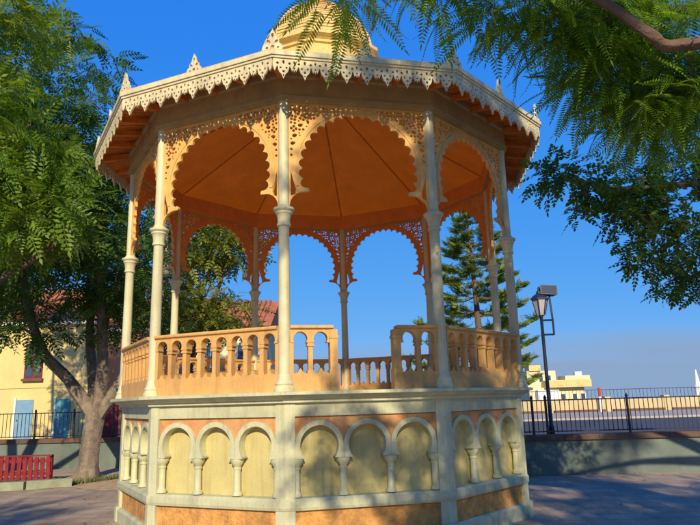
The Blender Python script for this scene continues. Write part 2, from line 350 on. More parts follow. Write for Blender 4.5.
# white spire far right, pale building behind the parapet
spz = empty('white_spire', (37.4, 70, -3)); tag(spz, 'slim white pointed spire beyond the parapet at the right edge', 'spire')
MB().lathe([(.42, 0), (.40, 5.0), (.46, 5.05), (.46, 5.2), (.33, 5.25), (.05, 7.0)], 10).build('shaft', M['white'], spz)
fbz = empty('pale_building', (30, 110, -8)); tag(fbz, 'pale flat roofed building beyond the parapet behind the street lamp', 'building')
def bbox(parent, name, m, *a): return MB().box(*a).build(name, m, parent)
bbox(fbz, 'wall', M['house_c'], 0, 9.4, 0, 8, 0, 11.0)
bbox(fbz, 'upper_storey', M['house_c'], 0.2, 5.2, 1.5, 8, 11.0, 13.9)
bbox(fbz, 'stair_tower', M['house_y'], 0.6, 2.6, 1.2, 4, 13.9, 14.9)
bbox(fbz, 'roof_slab', M['house_y'], 2.6, 10.3, -1.2, 7, 11.0, 12.2)
bbox(fbz, 'balcony_slab', M['white'], 1.0, 4.6, -1.6, 0.0, 8.0, 10.6)
bbox(fbz, 'parapet', M['house_c'], 6.0, 10.2, -1.0, 3, 12.2, 12.9)
bbox(fbz, 'chimney', M['white'], 8.4, 9.6, 1, 2, 12.9, 13.6)
for x in (0.9, 2.2, 3.6):
    wn = bbox(fbz, 'window', M['white'], x, x+.8, 1.42, 1.52, 11.9, 13.2); bbox(wn, 'pane', M['glass'], x+.1, x+.7, 1.39, 1.48, 12.0, 13.1)
for x in (3.4, 4.6, 6.0, 8.0):
    MB().box(x, x+.9, -1.28, -1.205, 11.25, 11.95).build('ventilation_slot', M['house_y'], fbz)
for x in (5.2, 7.2, 8.6):
    wn = bbox(fbz, 'window', M['white'], x, x+0.9, -0.08, 0.02, 8.4, 10.0); bbox(wn, 'pane', M['glass'], x+.1, x+.8, -0.11, -0.02, 8.5, 9.9)

# ------------------------------------------------------------------ HOUSES left
def house(name, label, x0, x1, y, h, m, ridge, wins, doors, belt=None, depth=8):
    t = empty(name, (x0, y, 0)); tag(t, label, 'house'); Wd = x1-x0
    bbox(t, 'wall', m, 0, Wd, 0, depth, 0, h)
    if belt: bbox(t, 'belt_course', m, -.02, Wd+.02, -0.05, 0, belt, belt+.14)
    bbox(t, 'cornice', M['white'], -.12, Wd+.12, -0.34, 0.0, h-.22, h+.03)
    # tiled roof, rows of half-round tiles
    b = MB(); n = int(Wd/0.30)
    dy = depth/2; 
    b.add([(-.3, -.5, h+.03), (Wd+.3, -.5, h+.03), (Wd+.3, dy, h+ridge), (-.3, dy, h+ridge), (Wd+.3, depth+.5, h+.03), (-.3, depth+.5, h+.03)], [(0, 1, 2, 3), (3, 2, 4, 5), (0, 3, 5), (1, 4, 2)])
    rf = b.build('roof', M['tile'], t)
    sl_ = Vector((0, dy+.5, ridge)); Ls = sl_.length; a = math.atan2(ridge, dy+.5)
    tl = MB(); p = []
    for k in range(7):
        an = PI*k/6; p.append((0.10*math.cos(an), 0.085*math.sin(an)))
    tl.add([(x, 0, z) for x, z in p]+[(x, Ls, z) for x, z in p], [(k, k+1, 8+k, 7+k) for k in range(6)]+[tuple(range(7))[::-1]])
    me = tl.mesh('tile_row', M['tile'], True)
    for i in range(min(n, 60)):
        put('tile_row', me, rf, Matrix.Translation((0.05+i*0.30, -.55, h+.05)) @ Matrix.Rotation(a, 4, 'X'))
    for (wx, wz, ww, wh, fm) in wins:
        wn = bbox(t, 'window', fm, wx, wx+ww, -0.09, 0.03, wz, wz+wh)
        for sx in (0, 1):
            bbox(wn, 'pane', M['glass'], wx+.08+sx*(ww/2-.04), wx+ww/2-.04+sx*(ww/2-.04), -0.115, -0.02, wz+.1, wz+wh-.1)
        bbox(wn, 'sill', M['coping'], wx-.08, wx+ww+.08, -0.2, 0.0, wz-.14, wz-.005)
    for (dx, dw, dh, fm) in doors:
        d = bbox(t, 'door', fm, dx, dx+dw, -0.06, 0.04, 0.12, dh)
        bbox(d, 'frame', M['white'], dx-.1, dx-.005, -0.09, 0.03, 0.12, dh+.1)
        MB().lathe([(.03, 0), (.03, .06)], 8).build('handle', M['iron'], d, Matrix.Translation((dx+.12, -.06, 1.1)) @ Matrix.Rotation(PI/2, 4, 'X'))
    return t
house('yellow_house', 'yellow two storey house with red framed window behind the forked tree', -34, -13.9, 34, 6.3, M['house_y'], 2.4,
      [(16.5, 3.25, .95, 1.85, M['red']), (11.6, 3.25, .95, 1.85, M['red'])],
      [(16.2, .9, 2.15, M['bluedoor']), (18.3, .75, 2.15, M['teal'])], 2.75)
house('salmon_house', 'salmon coloured house with red tiled roof seen behind the bandstand columns', -13.8, -8.75, 34.6, 5.9, M['house_s'], 2.2,
      [(1.3, 3.3, .9, 1.5, M['white']), (3.3, 3.3, .9, 1.5, M['white'])], [(3.6, .95, 2.2, M['red']), (.4, .8, 2.1, M['red'])])
house('cream_house', 'cream house with tiled roof seen through the left arches of the bandstand', -8.7, -4.75, 35, 5.75, M['house_c'], 2.1,
      [(.5, 3.6, .8, 1.3, M['bluedoor']), (2.3, 3.6, .8, 1.3, M['bluedoor'])], [(.35, .9, 2.2, M['redfar'])])

# ------------------------------------------------------------------ BANDSTAND
CX, CY, TH = -0.4691, 10.4227, 0.2112
RC, RE = 3.0936, 3.70
N = 10; HALF = PI/N
AP = RC*math.cos(HALF); FW = 2*RC*math.sin(HALF)      # apothem and face width at the columns
ZF, ZCAP, ZLIP, ZC, ZB0, ZB1 = 1.73, 3.92, 4.17, 4.43, 5.31, 5.74
ZE = 5.66
bs = empty('bandstand', (CX, CY, 0)); bs.rotation_euler = (0, 0, TH + PI)
tag(bs, 'ten sided ornate cream and orange bandstand with arched screens and domed roof', 'bandstand')
def vang(k): return k*2*HALF
def fmx(k, ap, z=0.0):        # frame of face k: X along the face, Y up, Z outward
    a = vang(k) + HALF
    n = Vector((math.cos(a), math.sin(a), 0)); t = Vector((-math.sin(a), math.cos(a), 0))
    return Matrix(((t.x, 0, n.x, n.x*ap), (t.y, 0, n.y, n.y*ap), (0, 1, 0, z), (0, 0, 0, 1)))
def dec(r): return [(r*math.cos(vang(k)), r*math.sin(vang(k))) for k in range(N)]
def ring_seg(name, m, prof, k, parent):
    """moulding along face k, prof = list of (radius at vertex, z) closed loop"""
    a, c = vang(k), vang(k+1); n = len(prof); e = 0.0
    v = [(r*math.cos(a), r*math.sin(a), z) for r, z in prof] + [(r*math.cos(c), r*math.sin(c), z) for r, z in prof]
    f = [(i, n+i, n+(i+1) % n, (i+1) % n) for i in range(n)] + [tuple(range(n)), tuple(range(2*n-1, n-1, -1))]
    return MB().add(v, f).build(name, m, parent)

# --- shared meshes
WR = 3.06                                    # vertex radius of the base wall face
WA = WR*math.cos(HALF); WF = 2*WR*math.sin(HALF)
NS = (WF - 0.21)/3                           # niche spacing
RI, RO = 0.222, NS/2 - 0.001; ZA = 1.125; ZK = 0.985     # arch centre, capital top
def horseshoe(cx, r, zk, n=22, half=None):
    half = half if half else math.sqrt(max(r*r-(ZA-zk)**2, .0001))
    a0 = math.asin((ZA-zk)/r)
    return [(cx + r*math.cos(-a0+(PI+2*a0)*i/n), ZA + r*math.sin(-a0+(PI+2*a0)*i/n)) for i in range(n+1)]
def nx(i): return (i-1)*NS
out = [(-WF/2, ZK), ]
for i in range(3):
    hsq = horseshoe(nx(i), RI+.02, ZK)[::-1]; out += hsq
out += [(WF/2, ZK), (WF/2, 1.445), (-WF/2, 1.445)]
spand_me = plate('spandrel', [out], -0.10, 0.0, M['spandrel'])
rg = [(p[0], p[1]) for p in horseshoe(0, RI, ZK, 26)]
og = [(RO, ZK)] + [(RO*math.cos(PI*i/26), ZA+RO*math.sin(PI*i/26)) for i in range(27)] + [(-RO, ZK)]
arch_me = plate('arch_moulding', [og + rg[::-1]], -0.105, 0.028, M['pale'])
cl_me = MB().lathe([(.062, .575), (.062, .60), (.05, .615), (.043, .63), (.040, .86), (.048, .865), (.048, .885), (.042, .89), (.055, .915), (.078, .945), (.080, .982)], 14, 'Y').mesh('columnette', M['pale'], True)
ab_me = MB().box(-.095, .095, .945, .986, -.085, .05).mesh('abacus', M['pale'])
for k in range(N):
    F = fmx(k, WA)
    pn = MB().box(-WF/2, WF/2, .55, 1.45, -.20, -.098).build('niche_panel', M['niche'], bs, F)
    put('spandrel', spand_me, pn)
    for i in range(3): put('arch_moulding', arch_me, pn, Matrix.Translation((nx(i), 0, 0)))
    for i in range(4):
        x = (i-1.5)*NS
        x += (0.02 if i == 0 else -0.02 if i == 3 else 0)
        c_ = put('columnette', cl_me, pn, Matrix.Translation((x, 0, -.035)))
    ring_seg('sill', M['frieze'], [(2.9, .44), (3.115, .44), (3.125, .47), (3.125, .535), (3.09, .565), (2.9, .57)], k, bs)
    ring_seg('rough_panel', M['rough'], [(2.9, .19), (3.065, .19), (3.065, .44), (2.9, .44)], k, bs)
    ring_seg('plinth', M['frieze'], [(2.9, 0), (3.13, 0), (3.13, .16), (3.10, .19), (2.9, .19)], k, bs)
    ring_seg('frieze', M['frieze'], [(2.9, 1.45), (3.095, 1.45), (3.095, 1.59), (3.115, 1.605), (2.9, 1.605)], k, bs)
    ring_seg('cornice', M['pale'], [(2.6, 1.605), (3.15, 1.605), (3.15, 1.635), (3.20, 1.65), (3.24, 1.685), (3.285, 1.69), (3.285, ZF-.006), (3.26, ZF), (2.6, ZF)], k, bs)
# corner piers of the base
def pier_poly(apo, half_w, depth):
    r = apo/math.cos(HALF)
    t1 = Vector((-math.sin(HALF), math.cos(HALF))); t0 = Vector((math.sin(-HALF)*-1, math.cos(-HALF)))
    v = Vector((r, 0))
    a = v + t1*half_w; c = v - t0*half_w
    n1 = Vector((math.cos(HALF), math.sin(HALF))); n0 = Vector((math.cos(HALF), -math.sin(HALF)))
    return [tuple(c - n0*depth), tuple(c), tuple(v), tuple(a), tuple(a - n1*depth)]
pier_me = MB()
pier_me.prism(pier_poly(WA+.045, .118, .12), .20, 1.61); pier_me.prism(pier_poly(WA+.085, .135, .14), 0.0, .20)
pier_me = pier_me.mesh('corner_pier', M['pale'])
# columns
shaft_me = MB().lathe([(.073, ZF+.16), (.071, ZF+.6), (.064, ZCAP-.20), (.066, ZCAP-.19), (.066, ZCAP), (.066, ZB0)], 20).mesh('column', M['column'], True)
cbase_me = MB().lathe([(.125, ZF-.004), (.125, ZF+.035), (.112, ZF+.05), (.104, ZF+.07), (.112, ZF+.085), (.104, ZF+.10), (.088, ZF+.13), (.080, ZF+.18), (.072, ZF+.20)], 20).mesh('column_base', M['column'], True)
cap_me = MB().lathe([(.068, ZCAP-.235), (.083, ZCAP-.23), (.083, ZCAP-.20), (.074, ZCAP-.195), (.078, ZCAP-.14), (.092, ZCAP-.085), (.104, ZCAP-.075), (.104, ZCAP-.055), (.112, ZCAP-.05), (.128, ZCAP-.03), (.128, ZCAP-.008), (.09, ZCAP), (.066, ZCAP+.05)], 20).mesh('capital', M['column'], True)
for k in range(N):
    rz = Matrix.Rotation(vang(k), 4, 'Z')
    put('corner_pier', pier_me, bs, rz)
    co = put('column', shaft_me, bs, Matrix.Translation((RC*math.cos(vang(k)), RC*math.sin(vang(k)), 0)))
    put('column_base', cbase_me, co); put('capital', cap_me, co)
# floor
MB().prism(dec(2.62), 1.45, 1.724).build('floor', M['floor'], bs)

# --- arch screens (fretwork)
HWS = FW/2 - 0.05
def screen():
    RA = 0.722; a0 = R(20); o = []
    NSC = 21; SUB = 9
    for i in range(NSC*SUB+1):
        u = i/(NSC*SUB); a = -a0 + (PI+2*a0)*u
        r = RA + 0.052*abs(math.sin(PI*NSC*u))**0.8
        o.append((r*math.cos(a), ZC + r*math.sin(a)))
    # right foot: step to the lip, corbel curve to the column
    right = [(0.66, ZLIP+.02), (0.635, ZLIP), (0.64, ZLIP-.03), (0.70, ZLIP-.035)]
    for i in range(1, 9):
        t = i/8*PI/2; right.append((0.70 + (HWS-.02-0.70)*math.sin(t), ZLIP-.035 - 0.19*(1-math.cos(t))))
    right.append((HWS, ZLIP-.235))
    outl = right[::-1] + [(x, y) for x, y in o] + [(-x, y) for x, y in right] + [(-HWS, ZB0), (HWS, ZB0)]
    holes = []
    # long sliver between ring and column
    for s_ in (1, -1):
        holes.append([(s_*x, y) for x, y in ((HWS-.035, 4.08), (HWS-.035, 4.40), (HWS-.06, 4.30), (HWS-.10, 4.16), (HWS-.09, 4.10))])
    rl = random.Random(5); placed = []
    def room(x, y, r):
        if x + r > HWS - .022 or y + r > ZB0 - .02 or x - r < .012: return False
        if math.hypot(x, y-ZC) - r < 0.862 or y < 4.44: return False
        return all(math.hypot(x-a_, y-b_) > r + c_ + .008 for a_, b_, c_ in placed)
    for r, tries in ((.046, 160), (.036, 500), (.027, 1200), (.018, 2200), (.012, 2600)):
        for _ in range(tries):
            x, y = rl.uniform(.02, HWS), rl.uniform(4.45, ZB0)
            if not room(x, y, r): continue
            placed.append((x, y, r)); an = rl.uniform(0, 2*PI)
            for s_ in (1, -1):
                if r > .04:      # rosette of four petals
                    for q in range(4):
                        aa = an + q*PI/2; aa = aa if s_ > 0 else PI-aa
                        holes.append(petal(s_*x + .007*math.cos(aa), y + .007*math.sin(aa), aa, r*.90, r*.74))
                elif r > .025:     # curled leaf
                    aa = an if s_ > 0 else PI-an
                    holes.append(petal(s_*x - r*math.cos(aa), y - r*math.sin(aa), aa, 2*r, r*1.1))
                else: holes.append(circ(s_*x, y, r, 7))
    # top centre row: small drops above the crown of the arch
    for i in range(-4, 5):
        x = i*0.072
        pass
    return [outl] + holes
screen_me = plate('arch_screen', screen(), -0.02, 0.02, M['fret'], M['inner'])
# raised rib that runs round the arch on the outside
def rib():
    a0 = R(16); n = 40
    i_ = [(0.80*math.cos(-a0+(PI+2*a0)*j/n), ZC+0.80*math.sin(-a0+(PI+2*a0)*j/n)) for j in range(n+1)]
    o_ = [(0.84*math.cos(-a0+(PI+2*a0)*j/n), ZC+0.84*math.sin(-a0+(PI+2*a0)*j/n)) for j in range(n+1)]
    return [o_ + i_[::-1]]
rib_me = plate('arch_rib', rib(), 0.018, 0.030, M['fret'])
for k in range(N):
    sc_ = put('arch_screen', screen_me, bs, fmx(k, AP)); put('arch_rib', rib_me, sc_)
    ring_seg('beam', M['beam'], [(RC-.09, ZB0), (RC+.09, ZB0), (RC+.09, ZB0+.30), (RC+.12, ZB0+.32), (RC+.12, ZB1), (RC-.09, ZB1)], k, bs)
    ring_seg('beam_lining', M['inner'], [(RC-.098, ZB0-.004), (RC-.092, ZB0-.004), (RC-.092, ZB1), (RC-.098, ZB1)], k, bs)
    ring_seg('beam_moulding', M['beam'], [(RC+.088, ZB0+.02), (RC+.115, ZB0+.02), (RC+.115, ZB0+.06), (RC+.088, ZB0+.06)], k, bs)

# --- balustrades
BZ0, BZT = 0.0, 0.735
BT = 0.055
def bal_meshes(x0, x1, n):
    """lower board, arched head, and baluster x positions for n openings between x0 and x1"""
    sp = (x1-x0)/n; r = sp*0.345; za = 0.598; zk = 0.552
    out = [(x0, zk)]
    for i in range(n):
        c = x0 + sp*(i+.5)
        a0 = math.asin(min(.95, (za-zk)/r))
        out += [(c + r*math.cos(PI+a0-(PI+2*a0)*j/14), za + r*math.sin(PI+a0-(PI+2*a0)*j/14)) for j in range(15)]
    out += [(x1, zk), (x1, 0.70), (x0, 0.70)]
    head = plate('arcade_head', [out], -BT, BT, M['peach'])
    low = [(x0, 0.0), (x1, 0.0), (x1, 0.20)]
    for i in range(n)[::-1]:
        c = x0 + sp*(i+.5); h = r*0.75
        low += [(c+h, .20), (c+h*.5, .212), (c+h*.32, .232), (c, .262), (c-h*.32, .232), (c-h*.5, .212), (c-h, .20)]
    low += [(x0, 0.20)]
    lowm = plate('balustrade', [low], -BT, BT, M['peach'])
    return head, lowm, [x0 + sp*i for i in range(1, n)], sp
bw = 0.034
bal_me = MB()
for x0_, x1_, y0_, y1_, d_ in ((-bw*1.1, bw*1.1, .198, .235, .05), (-bw*.8, bw*.8, .235, .512, .042), (-bw*1.25, bw*1.25, .512, .532, .054), (-bw*1.05, bw*1.05, .532, .554, .048)):
    bal_me.box(x0_, x1_, y0_, y1_, -d_, d_)
bal_me = bal_me.mesh('baluster', M['peach'])
hx = FW/2 - 0.06
full = bal_meshes(-hx, hx, 8)
left = bal_meshes(-hx, -0.42, 2); right_ = bal_meshes(0.42, hx, 2)
def rail_prof(x0, x1):
    prof = [(-.058, .70), (.058, .70), (.062, .712), (.085, .717), (.090, .732), (.085, .752), (-.085, .752), (-.090, .732), (-.085, .717), (-.062, .712)]
    v = [(x0, y, z) for z, y in prof] + [(x1, y, z) for z, y in prof]; n = len(prof)
    return MB().add(v, [(i, (i+1) % n, n+(i+1) % n, n+i) for i in range(n)] + [tuple(range(n))[::-1], tuple(range(n, 2*n))])
def balustrade(k, setm, x0, x1, posts=()):
    head, lowm, xs, sp = setm
    F = fmx(k, AP, ZF)
    o = put('balustrade', lowm, bs, F)
    put('arcade_head', head, o)
    rail_prof(x0-(.03 if posts and posts[0] < 0.5 and posts[0] > 0 else 0), x1+(.03 if posts and posts[0] < 0 else 0)).build('handrail', M['peach'], o)
    for x in xs: put('baluster', bal_me, o, Matrix.Translation((x, 0, 0)))
    for x in posts:
        MB().box(x-.045, x+.045, 0.0, .705, -.068, .068).box(x-.055, x+.055, 0.0, .24, -.078, .078).box(x-.055, x+.055, .60, .635, -.078, .078).build('end_post', M['peach'], o)
    for x in (x0+.005, x1-.005):
        if all(abs(x-p) > .1 for p in posts):
            MB().box(x-.035, x+.035, .198, .554, -.045, .045).build('half_baluster', M['peach'], o)
OPEN = 2
for k in range(N):
    if k == OPEN:
        balustrade(k, left, -hx, -0.42, (-0.385,)); balustrade(k, right_, 0.42, hx, (0.385,))
    else: balustrade(k, full, -hx, hx)

# --- ceiling, soffit, roof, dome
for k in range(N):
    a, c = vang(k), vang(k+1); r = RC-.10
    b = MB(); top = Vector((0, 0, 7.13)); nrow = 1
    p0 = Vector((r*math.cos(a), r*math.sin(a), 5.60)); p1 = Vector((r*math.cos(c), r*math.sin(c), 5.60))
    b.add([p0, p1, top, p0+Vector((0, 0, .03)), p1+Vector((0, 0, .03)), top+Vector((0, 0, .03))], [(0, 1, 2), (3, 5, 4), (0, 3, 4, 1), (1, 4, 5, 2), (2, 5, 3, 0)])
    cp = b.build('ceiling_panel', M['ceil'], bs)
    # cover strip over the joint
    d = (top-p0); q = Vector((0, 0, -1)); s_ = d.cross(q).normalized()*0.012
    b = MB(); lo = Vector((0, 0, -.012)); hi = Vector((0, 0, .01)); e = p0 + d*0.985
    b.add([p0-s_+lo, p0+s_+lo, e+s_+lo, e-s_+lo, p0-s_+hi, p0+s_+hi, e+s_+hi, e-s_+hi], [(0, 1, 2, 3), (4, 7, 6, 5), (0, 4, 5, 1), (1, 5, 6, 2), (2, 6, 7, 3), (3, 7, 4, 0)])
    b.build('cover_strip', M['ceil_joint'], cp)
# boss at the centre
MB().lathe([(.02, 6.98), (.10, 7.0), (.14, 7.06), (.16, 7.12)], 12).build('ceiling_boss', M['ceil'], bs)
AE = RE*math.cos(HALF); EW = 2*RE*math.sin(HALF)
NB = 22
for k in range(N):
    F = fmx(k, 0)
    # soffit boards running out from the beam to the fascia
    b = MB(); i0, i1 = AP+.10, AE-.02; z0_, z1_ = ZB1-.03, ZE-.055
    for i in range(NB):
        def X(u, r_): return (u-.5)*2*r_*math.tan(HALF)
        u0, u1 = i/NB+.004, (i+1)/NB-.004
        v = []
        for (r_, z_) in ((i0, z0_), (i1, z1_)):
            for u in (u0, u1):
                for dz in (0, .02): v.append(F @ Vector((X(u, r_), z_+dz, r_)))
        b.add(v, [(0, 2, 6, 4), (1, 5, 7, 3), (0, 1, 3, 2), (4, 6, 7, 5), (0, 4, 5, 1), (2, 3, 7, 6)])
    so_ = b.build('soffit_boards', M['soffit'], bs)
    for u in (0.27, 0.5, 0.73):
        b = MB(); b2 = []
        for (r_, z_) in ((i0-.02, z0_-.10), (i1, z1_-.07)):
            x = (u-.5)*EW*.92
            for dx in (-.028, .028):
                for dz in (0, .085): b2.append(F @ Vector((x+dx, z_+dz, r_)))
        b.add(b2, [(0, 2, 6, 4), (1, 5, 7, 3), (0, 1, 3, 2), (4, 6, 7, 5), (0, 4, 5, 1), (2, 3, 7, 6)]).build('rafter', M['soffit'], so_)
    # hip rafter
    a = vang(k); u_ = Vector((math.cos(a), math.sin(a), 0)); t_ = Vector((-math.sin(a), math.cos(a), 0))*.035
    b2 = []
    for (r_, z_) in ((RC+.05, ZB1-.14), (RE-.03, ZE-.15)):
        for dx in (-1, 1):
            for dz in (0, .095): b2.append(u_*r_ + t_*dx + Vector((0, 0, z_+dz)))
    MB().add(b2, [(0, 2, 6, 4), (1, 5, 7, 3), (0, 1, 3, 2), (4, 6, 7, 5), (0, 4, 5, 1), (2, 3, 7, 6)]).build('hip_rafter', M['soffit'], bs)
# valance boards
def valance():
    n = 9; L = EW - 0.006; sp = L/n; y1 = 0.0; yb = -0.165
    o = [(-L/2, y1), (-L/2, yb)]
    for i in range(n):
        c = -L/2 + sp*(i+.5)
        # small half drop at both sides, big drop in the middle
        def P(dx, dy): return (c+dx*sp, yb-dy)
        o += [P(-.46, .045), P(-.40, .075), P(-.36, .045), P(-.30, .005), P(-.265, .02), P(-.25, .05), P(-.20, .085), P(-.10, .11), P(-.04, .145), P(0, .172), P(.04, .145), P(.10, .11), P(.20, .085), P(.25, .05), P(.265, .02), P(.30, .005), P(.36, .045), P(.40, .075), P(.46, .045)]
        o += [P(.5, .085)] if i < n-1 else []
    o += [(L/2, yb), (L/2, y1)]
    hl = []
    for i in range(n):
        c = -L/2 + sp*(i+.5)
        hl += [circ(c, yb-.075, .017, 7), circ(c-.035, yb-.03, .014, 7), circ(c+.035, yb-.03, .014, 7), petal(c, yb-.145, PI/2, .035, .014)]
        hl += [petal(c, yb+.015, PI/2, .055, .022)]
        hl += [circ(c-.28*sp, yb+.028, .017, 7), circ(c+.28*sp, yb+.028, .017, 7)]
        if i < n-1: hl += [circ(c+.5*sp, yb-.03, .013, 7), petal(c+.5*sp, yb+.02, PI/2, .045, .018)]
    return [o] + hl
val_me = plate('valance_board', valance(), -0.012, 0.012, M['valance'])
def finial(sc=1.0):
    h = [(-.095, 0), (-.115, .04), (-.10, .08), (-.068, .10), (-.072, .135), (-.045, .155), (-.03, .19), (-.022, .225), (0, .275)]
    o = h + [(-x, y) for x, y in h[::-1][1:]]
    hl = [petal(0, .16, PI/2, .06, .022), petal(-.02, .10, R(140), .055, .026), petal(.02, .10, R(40), .055, .026), circ(0, .055, .022, 8), circ(-.06, .045, .015, 7), circ(.06, .045, .015, 7)]
    return [[(x*sc, y*sc) for x, y in lp] for lp in [o]+hl]
fin_me = plate('finial', finial(1.0), -0.014, 0.014, M['valance'])
fin2_me = plate('finial', finial(1.12), -0.016, 0.016, M['valance'])
AR = 1.02; ZR = 6.95
for k in range(N):
    F = fmx(k, AE)
    vb = put('valance_board', val_me, bs, fmx(k, AE, ZE))
    for (y0_, y1_, d_) in ((-.045, .012, .045), (-.075, -.045, .028)):
        hw = (AE+d_)*math.tan(HALF)
        MB().add([(-EW/2, y0_, -.01), (EW/2, y0_, -.01), (hw, y0_, d_), (-hw, y0_, d_), (-EW/2, y1_, -.01), (EW/2, y1_, -.01), (hw, y1_, d_), (-hw, y1_, d_)],
                 [(0, 1, 2, 3), (4, 7, 6, 5), (3, 2, 6, 7), (0, 3, 7, 4), (1, 5, 6, 2), (0, 4, 5, 1)]).build('gutter_moulding', M['valance'], vb)
    put('finial', fin_me, bs, fmx(k, AE-.01, ZE+.012))
    a = vang(k); n_ = Vector((math.cos(a), math.sin(a), 0)); t_ = Vector((-math.sin(a), math.cos(a), 0)); r_ = RE-.02
    put('finial', fin2_me, bs, Matrix(((t_.x, 0, n_.x, n_.x*r_), (t_.y, 0, n_.y, n_.y*r_), (0, 1, 0, ZE+.012), (0, 0, 0, 1))))
    # roof panel: courses of shingles stepped down the slope
    b = MB(); rows = 22; c = vang(k+1)
    for i in range(rows):
        t0, t1 = i/rows, (i+1)/rows
        r0, z0_ = RE+.03 + (AR-RE-.03)*t0, ZE+.012 + (ZR-ZE-.012)*t0
        r1, z1_ = RE+.03 + (AR-RE-.03)*t1, ZE+.012 + (ZR-ZE-.012)*t1
        v = []
        for r_, z_ in ((r0, z0_), (r0, z0_+.022), (r1, z1_+.003), (r1, z1_-.02)):
            v += [(r_*math.cos(a), r_*math.sin(a), z_), (r_*math.cos(c), r_*math.sin(c), z_)]
        b.add(v, [(0, 1, 3, 2), (2, 3, 5, 4), (4, 5, 7, 6), (6, 7, 1, 0)])
    rp = b.build('roof_panel', M['roof'], bs)
    # hip roll
    p0 = Vector((n_.x*(RE+.02), n_.y*(RE+.02), ZE+.03)); p1 = Vector((n_.x*AR, n_.y*AR, ZR+.02))
    MB().tube([p0, p1], [.03, .03], 6).build('hip_roll', M['roof'], rp)
# dome
drum = MB().lathe([(1.0, ZR-.08), (1.0, 7.44), (1.04, 7.46), (1.04, 7.50), (1.09, 7.535), (1.15, 7.56), (1.15, 7.62), (1.10, 7.645), (1.03, 7.66), (1.0, 7.70), (.9, 7.71)], N).build('dome', M['dome'], bs)
keys = [(1.03, 7.69), (1.0, 7.83), (.95, 7.98), (.88, 8.12), (.79, 8.25), (.69, 8.38), (.575, 8.50), (.44, 8.61), (.29, 8.69), (.17, 8.73)]
ZR = 7.62
def lerp(t):
    t *= len(keys)-1; i = min(int(t), len(keys)-2); f = t-i
    return keys[i][0]*(1-f)+keys[i+1][0]*f, keys[i][1]*(1-f)+keys[i+1][1]*f
rows = 19
for k in range(N):
    a, c = vang(k), vang(k+1); b = MB()
    for i in range(rows):
        (r0, z0_), (r1, z1_) = lerp(i/rows), lerp((i+1)/rows)
        # scalloped-looking shingles: each course split into pieces with small relief
        npc = max(2, round(2*r0*math.sin(HALF)/.075)); 
        for j in range(npc):
            f0, f1 = j/npc, (j+1)/npc; g = .012 + .006*((i*7+j*3) % 3)
            def pt(f, r_, z_, up): 
                x = (1-f)*r_*math.cos(a)+f*r_*math.cos(c); y = (1-f)*r_*math.sin(a)+f*r_*math.sin(c); l_ = math.hypot(x, y)
                return (x*(1+up/max(l_, .05)), y*(1+up/max(l_, .05)), z_)
            v = [pt(f0, r0, z0_, 0), pt(f1, r0, z0_, 0), pt(f1, r0, z0_, g), pt(f0, r0, z0_, g), pt(f1, r1, z1_, .002), pt(f0, r1, z1_, .002)]
            b.add(v, [(0, 1, 2, 3), (3, 2, 4, 5), (0, 3, 5), (1, 4, 2)])
    b.build('dome_panel', M['dome'], drum)
    p = [Vector((math.cos(a)*(lerp(i/10)[0]+.008), math.sin(a)*(lerp(i/10)[0]+.008), lerp(i/10)[1])) for i in range(11)]
    MB().tube(p, [.016]*11, 6).build('dome_rib', M['dome'], drum)
MB().lathe([(.20, ZR+1.10), (.20, ZR+1.15), (.15, ZR+1.17), (.12, ZR+1.24), (.15, ZR+1.29), (.17, ZR+1.33), (.09, ZR+1.37), (.05, ZR+1.45), (.09, ZR+1.54), (.09, ZR+1.60), (.03, ZR+1.68), (.015, ZR+2.1)], 14).build('dome_finial', M['neck'], drum, smooth=True)

# ------------------------------------------------------------------ STREET LAMP
lp = empty('street_lamp', (4.24, 14.05, 0.004)); tag(lp, 'dark blue lamp post with lantern and floodlight behind the low wall right of the bandstand', 'street lamp')
MB().lathe([(.13, 0), (.13, .10), (.10, .14), (.075, .5), (.06, .9), (.066, .92), (.045, .95), (.034, 3.2), (.048, 3.22), (.04, 3.30), (.06, 3.34), (.085, 3.36)], 12).build('pole', M['navy'], lp, Matrix.Diagonal((1, 1, 1.035, 1)), smooth=True)
ln = MB().lathe([(.085, 3.36), (.095, 3.38), (.17, 3.72), (.165, 3.73)], 6).build('lantern', M['lampglass'], lp)
for i in range(6):
    a = i*PI/3
    MB().tube([(.098*math.cos(a), .098*math.sin(a), 3.375), (.175*math.cos(a), .175*math.sin(a), 3.73)], [.012, .012], 5).build('lantern_bar', M['navy'], ln)
MB().lathe([(.205, 3.715), (.205, 3.735), (.15, 3.80), (.075, 3.85), (.06, 3.90), (.03, 3.92), (.03, 3.97), (.008, 4.02)], 6).build('lantern_cap', M['navy'], ln)
br = MB().tube([(0, 0, 3.25), (.24, 0, 3.25)], [.02, .02], 6)
br.tube([(0, 0, 2.93), (.26, 0, 2.93)], [.02, .02], 6); br.tube([(.25, 0, 2.93), (.25, 0, 3.25), (.22, 0, 3.83)], [.022, .022, .022], 6)
br.build('side_bracket', M['navy'], lp)
fmx_ = Matrix.Translation((.19, -.02, 3.90)) @ Matrix.Rotation(R(4), 4, 'Y') @ Matrix.Rotation(R(-8), 4, 'X')
fl = MB().add([(-.19, -.10, -.10), (.19, -.10, -.10), (.14, .12, -.08), (-.14, .12, -.08), (-.19, -.10, .12), (.19, -.10, .12), (.14, .12, .10), (-.14, .12, .10)],
             [(0, 3, 2, 1), (4, 5, 6, 7), (0, 1, 5, 4), (1, 2, 6, 5), (2, 3, 7, 6), (3, 0, 4, 7)]).build('floodlight', M['navy'], lp, fmx_)
MB().box(-.165, .165, -.108, -.101, -.08, .10).build('flood_pane', M['floodglass'], fl)

